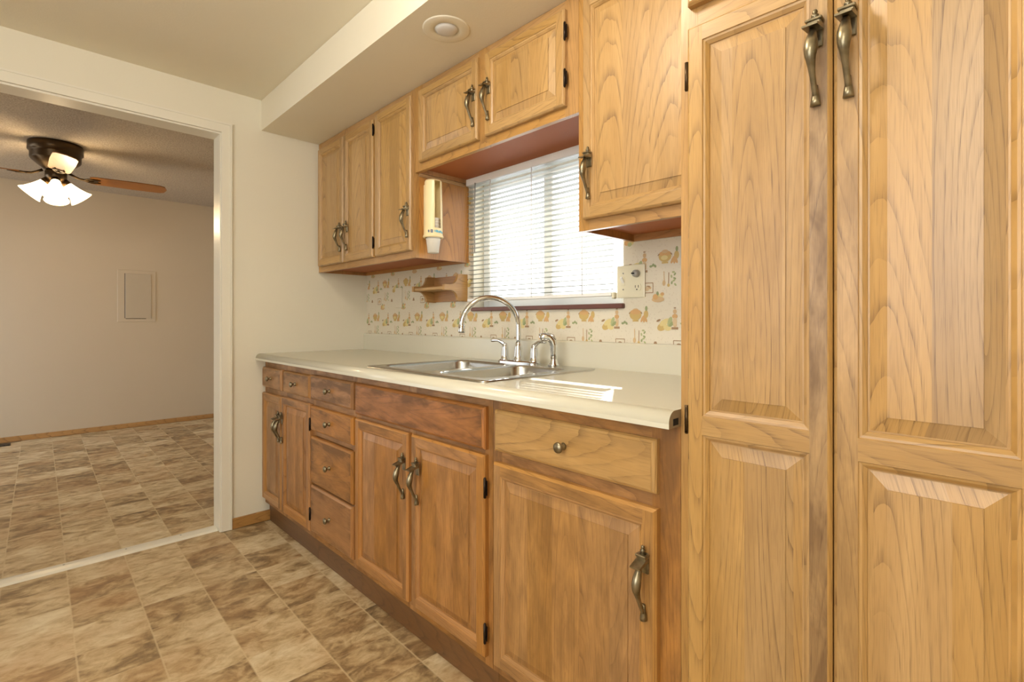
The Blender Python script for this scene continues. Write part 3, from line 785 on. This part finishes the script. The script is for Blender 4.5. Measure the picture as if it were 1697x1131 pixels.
for z in (1.866, 2.015): put_mesh('hinge', GMESH, d, u2, 1.8765, YUF+0.008, z)
u3 = wallcab('wall_cabinet', 'oak wall cabinet right of the window beside the pantry with one wide door', 1.921, 2.4145, 1.372,
             [(1.921,1.962),(2.360,2.4145)], [(1.372,1.415),(2.068,2.122)], 0.024)
d = door(u3, 1.948, 2.380, 1.404, 2.085, YU, YUF, gl=0.3); put_mesh('handle', HMESH, d, u3, 1.976, YUF, 1.583)

# ------------------------------------------------------------------ pantry
PX0, PX1 = 2.4152, 2.966
p = thing('pantry_cabinet', 'tall oak pantry cabinet with paired paneled doors at the right', 'cabinet', ((PX0+PX1)/2, -0.3, 0.0))
m = MB(); frame(m, PX0, PX1, 0.1, 2.122, YB, [(PX0,2.450),(2.930,PX1)], [(0.1,0.15),(1.645,1.735),(2.07,2.122)], tint=0.1, gr=0.1); part('face_frame', m, OAK, p)
m = MB(); carcass(m, PX0, PX1, 0.1, 2.121, YB, -0.002, True, 0.0, tint=0.2); part('carcass', m, [OAK, RAW], p)
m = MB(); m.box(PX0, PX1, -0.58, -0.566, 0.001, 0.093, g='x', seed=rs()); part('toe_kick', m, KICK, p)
OPS = [(0.17, 0.873), (0.909, 1.636)]
d = door(p, 2.436, 2.6845, 0.135, 1.670, YB, YBF, OPS, st=0.032, gl=0.12, grr=0.95, gp=0.25); put_mesh('handle', HMESH, d, p, 2.663, YBF, 1.567)
for z in (0.900, 1.578): put_mesh('hinge', PMESH, d, p, 2.4345, YBF+0.008, z)
d = door(p, 2.6865, 2.936, 0.135, 1.670, YB, YBF, OPS, st=0.034, gl=0.6, grr=0.1, gp=0.08); put_mesh('handle', HMESH, d, p, 2.709, YBF, 1.567)
door(p, 2.436, 2.6845, 1.714, 2.085, YB, YBF); door(p, 2.6865, 2.936, 1.714, 2.085, YB, YBF)

# ------------------------------------------------------------------ things on the walls
# wooden shelf
t = thing('wall_shelf', 'small wooden wall shelf with scrolled ends left of the window', 'shelf', (0.87, -0.003, 1.25))
arm = [(-0.002,1.318),(-0.056,1.318)]
def curve(y0, z0, y1, z1, n=7):
    return [(y0 + (y1-y0)*(1-math.cos(PI/2*i/n)), z0 + (z1-z0)*math.sin(PI/2*i/n)) for i in range(1, n+1)]
top = [(-0.060,1.312)] + [(-0.060 - 0.045*(1-math.cos(PI/2*i/7)), 1.312 - 0.048*math.sin(PI/2*i/7)) for i in range(1,8)]
bot = [(y, 2*1.2505 - z) for y, z in top]
poly = [(-0.002,1.316),(-0.052,1.316)] + top + [(-0.140,1.264),(-0.140,1.237)] + bot[::-1] + [(-0.052,1.185),(-0.002,1.185)]
for xa, xb in ((0.727, 0.743), (0.985, 1.001)):
    m = MB(); m.prism(poly, 'x', xa, xb, g='y', seed=rs(), tint=0.15); part('end_bracket', m, OAK, t)
m = MB(); m.box(0.743, 0.985, -0.014, -0.002, 1.187, 1.314, g='x', seed=rs(), tint=0.6); part('backboard', m, OAK, t)
m = MB(); m.box(0.743, 0.985, -0.136, -0.014, 1.240, 1.256, 0.003, 1, g='x', seed=rs()); part('shelf_board', m, OAK, t)
# cup dispenser
cx, cy = 1.0555, -0.243
t = thing('cup_dispenser', 'cream plastic paper cup dispenser on the side of the corner wall cabinet', 'dispenser', (cx, cy, 1.46))
m = MB(); T = Matrix.Translation((cx, cy, 0)); w0, w1 = math.radians(-26), math.radians(16)
for r_, zz in ((0.041, None),):
    m.lathe([(0.0420,1.475),(0.0415,1.500)], T, 40)
    m.lathe([(0.0415,1.500),(0.0410,1.60),(0.0380,1.708)], T, 36, w1, w0 + 2*PI)
    m.lathe([(0.0380,1.708),(0.0340,1.7145),(0.0,1.7165)], T, 40)
m.lathe([(0.0352,1.4595),(0.0425,1.459),(0.0455,1.463),(0.0450,1.467),(0.0420,1.475)], T, 40)
m.box(1.0105, 1.020, cy-0.02, cy+0.02, 1.50, 1.70)
part('tube', m, AMBER, t)
m = MB()
for k, (a0, a1, z0, z1, mi) in enumerate(((-68,-58,1.478,1.491,1),(-52,-36,1.476,1.493,1),(-28,-22,1.479,1.491,0),(-19,-6,1.478,1.491,0),(-4,6,1.477,1.489,0),(8,22,1.478,1.490,0),(24,38,1.476,1.486,0))):
    ia, ib = math.radians(a0), math.radians(a1); rr = 0.0424
    P_ = lambda a, z: (cx + rr*math.cos(a), cy + rr*math.sin(a), z)
    am = (ia+ib)/2
    m.face([P_(ia,z0+0.003), P_(am,z0), P_(ib,z0+0.002), P_(ib,z1-0.003), P_(am,z1), P_(ia,z1-0.002)], m=mi)
part('printed_band', m, [BLUE, NAVY], t)
m = MB(); m.lathe([(0.0,1.397),(0.0238,1.393),(0.0245,1.393),(0.0315,1.452),(0.0335,1.4545),(0.0315,1.456),(0.030,1.45)], T, 24)
pc = tag(m.build('paper_cup', PCUP, rel=(cx, cy, 1.393), loc=(cx, cy, 1.393)), 'white paper cup poking out of the bottom of the cream dispenser', 'cup', 'paper cups in the dispenser')
for k in range(1, 7):
    o = pc.copy(); COL.objects.link(o); o.location = (cx, cy, 1.393 + 0.0150*k)
    o['label'] = 'white paper cup nested in the stack inside the cream dispenser'
# switch and outlet plate
t = thing('switch_plate', 'ivory combination switch and outlet plate on the wallpaper right of the window', 'switch', (1.919, -0.001, 1.232))
X0, X1, Z0, Z1 = 1.862, 1.976, 1.174, 1.291
m = MB(); m.box(X0, X1, -0.008, -0.0015, Z0, Z1, 0.003, 2); part('plate', m, IVORY, t)
m = MB(); m.box(1.882, 1.896, -0.0092, -0.0078, 1.218, 1.248, 0.0005, 1); sw = part('toggle_slot', m, IVORY, t)
m = MB(); m.prism([(-0.0085,1.226),(-0.0085,1.238),(-0.021,1.249),(-0.023,1.244)], 'x', 1.8845, 1.8935); part('toggle', m, WPLAST, t)
for z_ in (1.204, 1.262):
    m = MB(); m.lathe([(0.0,-0.0098),(0.0025,-0.0095),(0.003,-0.0078)], Matrix.Translation((1.889,0,z_)) @ Matrix.Rotation(-PI/2,4,'X'), 10)
    m.v = [(v[0], -abs(v[1]), v[2]) for v in m.v]; part('screw', m, GPLAST, t)
for z_, up in ((1.258, True), (1.2095, False)):
    m = MB(); q = []
    for i in range(20):
        a = 2*PI*i/20; q.append((1.946 + 0.0165*math.cos(a), z_ + max(-0.0135, min(0.0135, 0.0165*math.sin(a)))))
    m.prism(q, 'y', -0.0098, -0.0078)
    if not up:
        for dx_ in (-0.006, 0.006): m.box(1.946+dx_-0.0012, 1.946+dx_+0.0012, -0.0100, -0.0096, z_-0.001, z_+0.008, m=1)
        m.lathe([(0.0,0.0),(0.0026,0.0)], Matrix.Translation((1.946,-0.01,z_-0.007)) @ Matrix.Rotation(PI/2,4,'X'), 10, m=1)
    part('receptacle', m, [IVORY, BLACK], t)
m = MB(); m.lathe([(0.0,0.018),(0.009,0.017),(0.0125,0.013),(0.0135,0.0),(0.0,0.0)], Matrix.Translation((1.946,-0.0098,1.258)) @ Matrix.Rotation(PI/2,4,'X'), 18)
m.box(1.937, 1.947, -0.034, -0.026, 1.256, 1.260, 0.001, 1, m=1)
part('plug_cover', m, [GPLAST, BLACK], t)
# papered blank plate
m = MB(); m.box(0.348, 0.418, -0.006, -0.0015, 1.165, 1.280, 0.0025, 2)
tag(m.build('cover_plate', PAPER, rel=(0.383,-0.001,1.222), loc=(0.383,-0.001,1.222)), 'blank cover plate papered over on the wallpaper under the corner cabinet', 'cover plate')

# ------------------------------------------------------------------ ceiling lights
lx, ly = 1.470, -0.482
t = thing('recessed_light', 'white recessed ceiling light in the soffit above the sink', 'light', (lx, ly, 2.123))
T = Matrix.Translation((lx, ly, 0))
m = MB(); m.lathe([(0.0835,2.1228),(0.0835,2.1212),(0.078,2.1195),(0.060,2.1188),(0.048,2.1192),(0.0445,2.121),(0.044,2.1226)], T, 40); part('trim_ring', m, CEIL, t)
m = MB(); m.lathe([(0.0405,2.1226),(0.040,2.1195),(0.031,2.1150),(0.015,2.1128),(0.0,2.1124)], T, 32); part('bulb', m, BULB, t)
def ceiling_lamp(LX, LY, label, power):
    t = thing('ceiling_light', label, 'light', (LX, LY, ZC))
    T = Matrix.Translation((LX, LY, 0))
    m = MB(); m.lathe([(0.0,ZC-0.0004),(0.19,ZC-0.0005),(0.19,ZC-0.02),(0.17,ZC-0.024)], T, 40); part('base', m, WPLAST, t)
    m = MB(); m.lathe([(0.17,ZC-0.020),(0.168,ZC-0.032),(0.12,ZC-0.040),(0.0,ZC-0.044)], T, 40); part('diffuser', m, DIFF, t)
    la = bpy.data.lights.new('kitchen_lamp', 'POINT'); la.shadow_soft_size = 0.09; la.energy = power; la.color = (1.0, 0.92, 0.80)
    lo = bpy.data.objects.new('kitchen_lamp', la); COL.objects.link(lo); lo.parent = t; lo.location = (0, 0, -0.15)
ceiling_lamp(2.05, -1.12, 'round flush ceiling light in the middle of the kitchen ceiling', 18)
ceiling_lamp(2.95, -2.55, 'added round flush ceiling light out of view, brightening the pantry', 30)  # extra unseen lamp, added to brighten the pantry doors

# ------------------------------------------------------------------ dining room: fan, breaker panel, floor vent
FX, FYY = -1.99, -1.37
t = thing('ceiling_fan', 'bronze hugger ceiling fan with wooden blades and lit glass shades', 'fan', (FX, FYY, ZD))
T = Matrix.Translation((FX, FYY, 0))
m = MB(); m.lathe([(0.0,ZD-0.0005),(0.150,ZD-0.0005),(0.154,ZD-0.010),(0.154,ZD-0.060),(0.146,ZD-0.066),(0.142,ZD-0.074),(0.142,ZD-0.112),(0.136,ZD-0.124),(0.105,ZD-0.152),(0.066,ZD-0.186),(0.050,ZD-0.192),(0.0,ZD-0.192)], T, 40); part('motor_housing', m, BRONZE, t)
m = MB(); m.lathe([(0.058,ZD-0.195),(0.062,ZD-0.200),(0.062,ZD-0.240),(0.055,ZD-0.250),(0.05,ZD-0.262),(0.0,ZD-0.268)], T, 28); part('light_fitter', m, BRONZE, t)
WBLADE = wood('fan_blade_wood', srgb(170, 116, 62), srgb(148, 96, 48), srgb(104, 64, 30), srgb(255, 220, 180))
ZBL = ZD - 0.225
for k in range(4):
    a = math.radians((84, 177, 268, 2)[k]); Rm = Matrix.Translation((FX, FYY, ZBL)) @ Matrix.Rotation(a, 4, 'Z') @ Matrix.Rotation(math.radians(-13), 4, 'X')
    m = MB(); out = [(0.19,-0.050),(0.22,-0.060),(0.45,-0.067),(0.615,-0.064),(0.645,-0.048),(0.66,0.0),(0.645,0.048),(0.615,0.064),(0.45,0.067),(0.22,0.060),(0.19,0.050)]
    up = [Vector((x, y, 0.003)) for x, y in out]; dn = [Vector((x, y, -0.003)) for x, y in out]
    sd = rs()
    for f in ([up, dn[::-1]] + [[up[i], dn[i], dn[(i+1) % 11], up[(i+1) % 11]] for i in range(11)]): m.face(f, g='x', seed=sd)
    b_ = m.build('blade', WBLADE, t); b_.matrix_parent_inverse = Matrix(); b_.matrix_local = Matrix.Translation(t.location).inverted() @ Rm
    m = MB()
    m.tube([(0.07,0,0.030),(0.10,0,0.012),(0.13,0,-0.002),(0.17,0,-0.006),(0.21,0,-0.006)], [0.010,0.008,0.008,0.009,0.010], 8)
    for s_ in (-1, 1): m.tube([(0.150,0,-0.006),(0.175,s_*0.022,-0.006),(0.205,s_*0.030,-0.006),(0.250,s_*0.022,-0.006)], [0.006,0.006,0.006,0.004], 8)
    m.box(0.185, 0.235, -0.026, 0.026, -0.0085, -0.003, 0.002, 1)
    i_ = m.build('blade_iron', BRONZE, b_)
for k in range(4):
    a = math.radians(-4 + 90*k); tl = math.radians(40)
    M_ = Matrix.Translation((FX + 0.045*math.cos(a), FYY + 0.045*math.sin(a), ZD-0.262)) @ Matrix.Rotation(a, 4, 'Z') @ Matrix.Rotation(-tl, 4, 'Y')
    m = MB(); m.lathe([(0.0,0.01),(0.024,0.005),(0.028,-0.015),(0.026,-0.034)], M_, 16)
    h_ = part('lamp_socket', m, BRONZE, t)
    m = MB(); m.lathe([(0.027,-0.028),(0.032,-0.050),(0.042,-0.085),(0.058,-0.125),(0.074,-0.150),(0.072,-0.150),(0.056,-0.124),(0.040,-0.085),(0.030,-0.050)], M_, 24)
    sh = sub('glass_shade', m, SHADE, h_, t)
li = bpy.data.lights.new('fan_bulb', 'POINT'); li.energy = 11.5; li.color = (1.0, 0.74, 0.44); li.shadow_soft_size = 0.035
lo = bpy.data.objects.new('fan_bulb', li); COL.objects.link(lo); lo.parent = t; lo.location = (0, 0, -0.455)
XW = -3.477
t = thing('breaker_panel', 'flush painted breaker panel on the far dining room wall', 'panel', (XW, -0.69, 1.34))
m = MB(); m.box(XW+0.0008, XW+0.006, -0.855, -0.537, 1.076, 1.602, 0.002, 1); part('cover', m, DWALL, t)
m = MB(); m.box(XW+0.0062, XW+0.011, -0.792, -0.575, 1.112, 1.568, 0.002, 1); m.box(XW+0.006, XW+0.0066, -0.798, -0.789, 1.112, 1.568, m=1); m.box(XW+0.006, XW+0.0066, -0.789, -0.62, 1.106, 1.113, m=1)
part('door', m, [simple('panel_door_paint', srgb(188, 174, 150), 0.5), simple('panel_gap', srgb(70, 52, 34), 0.7)], t)
m = MB(); m.box(-3.40, -3.29, -1.95, -1.612, 0.001, 0.007, 0.002, 1)
for i in range(12): m.box(-3.39, -3.30, -1.93+0.027*i, -1.918+0.027*i, 0.0072, 0.0085)
tag(m.build('floor_vent', simple('black_vent_metal', srgb(22, 20, 20), 0.4), rel=(-3.345,-1.78,0), loc=(-3.345,-1.78,0)), 'black floor vent at the foot of the far dining room wall', 'vent')
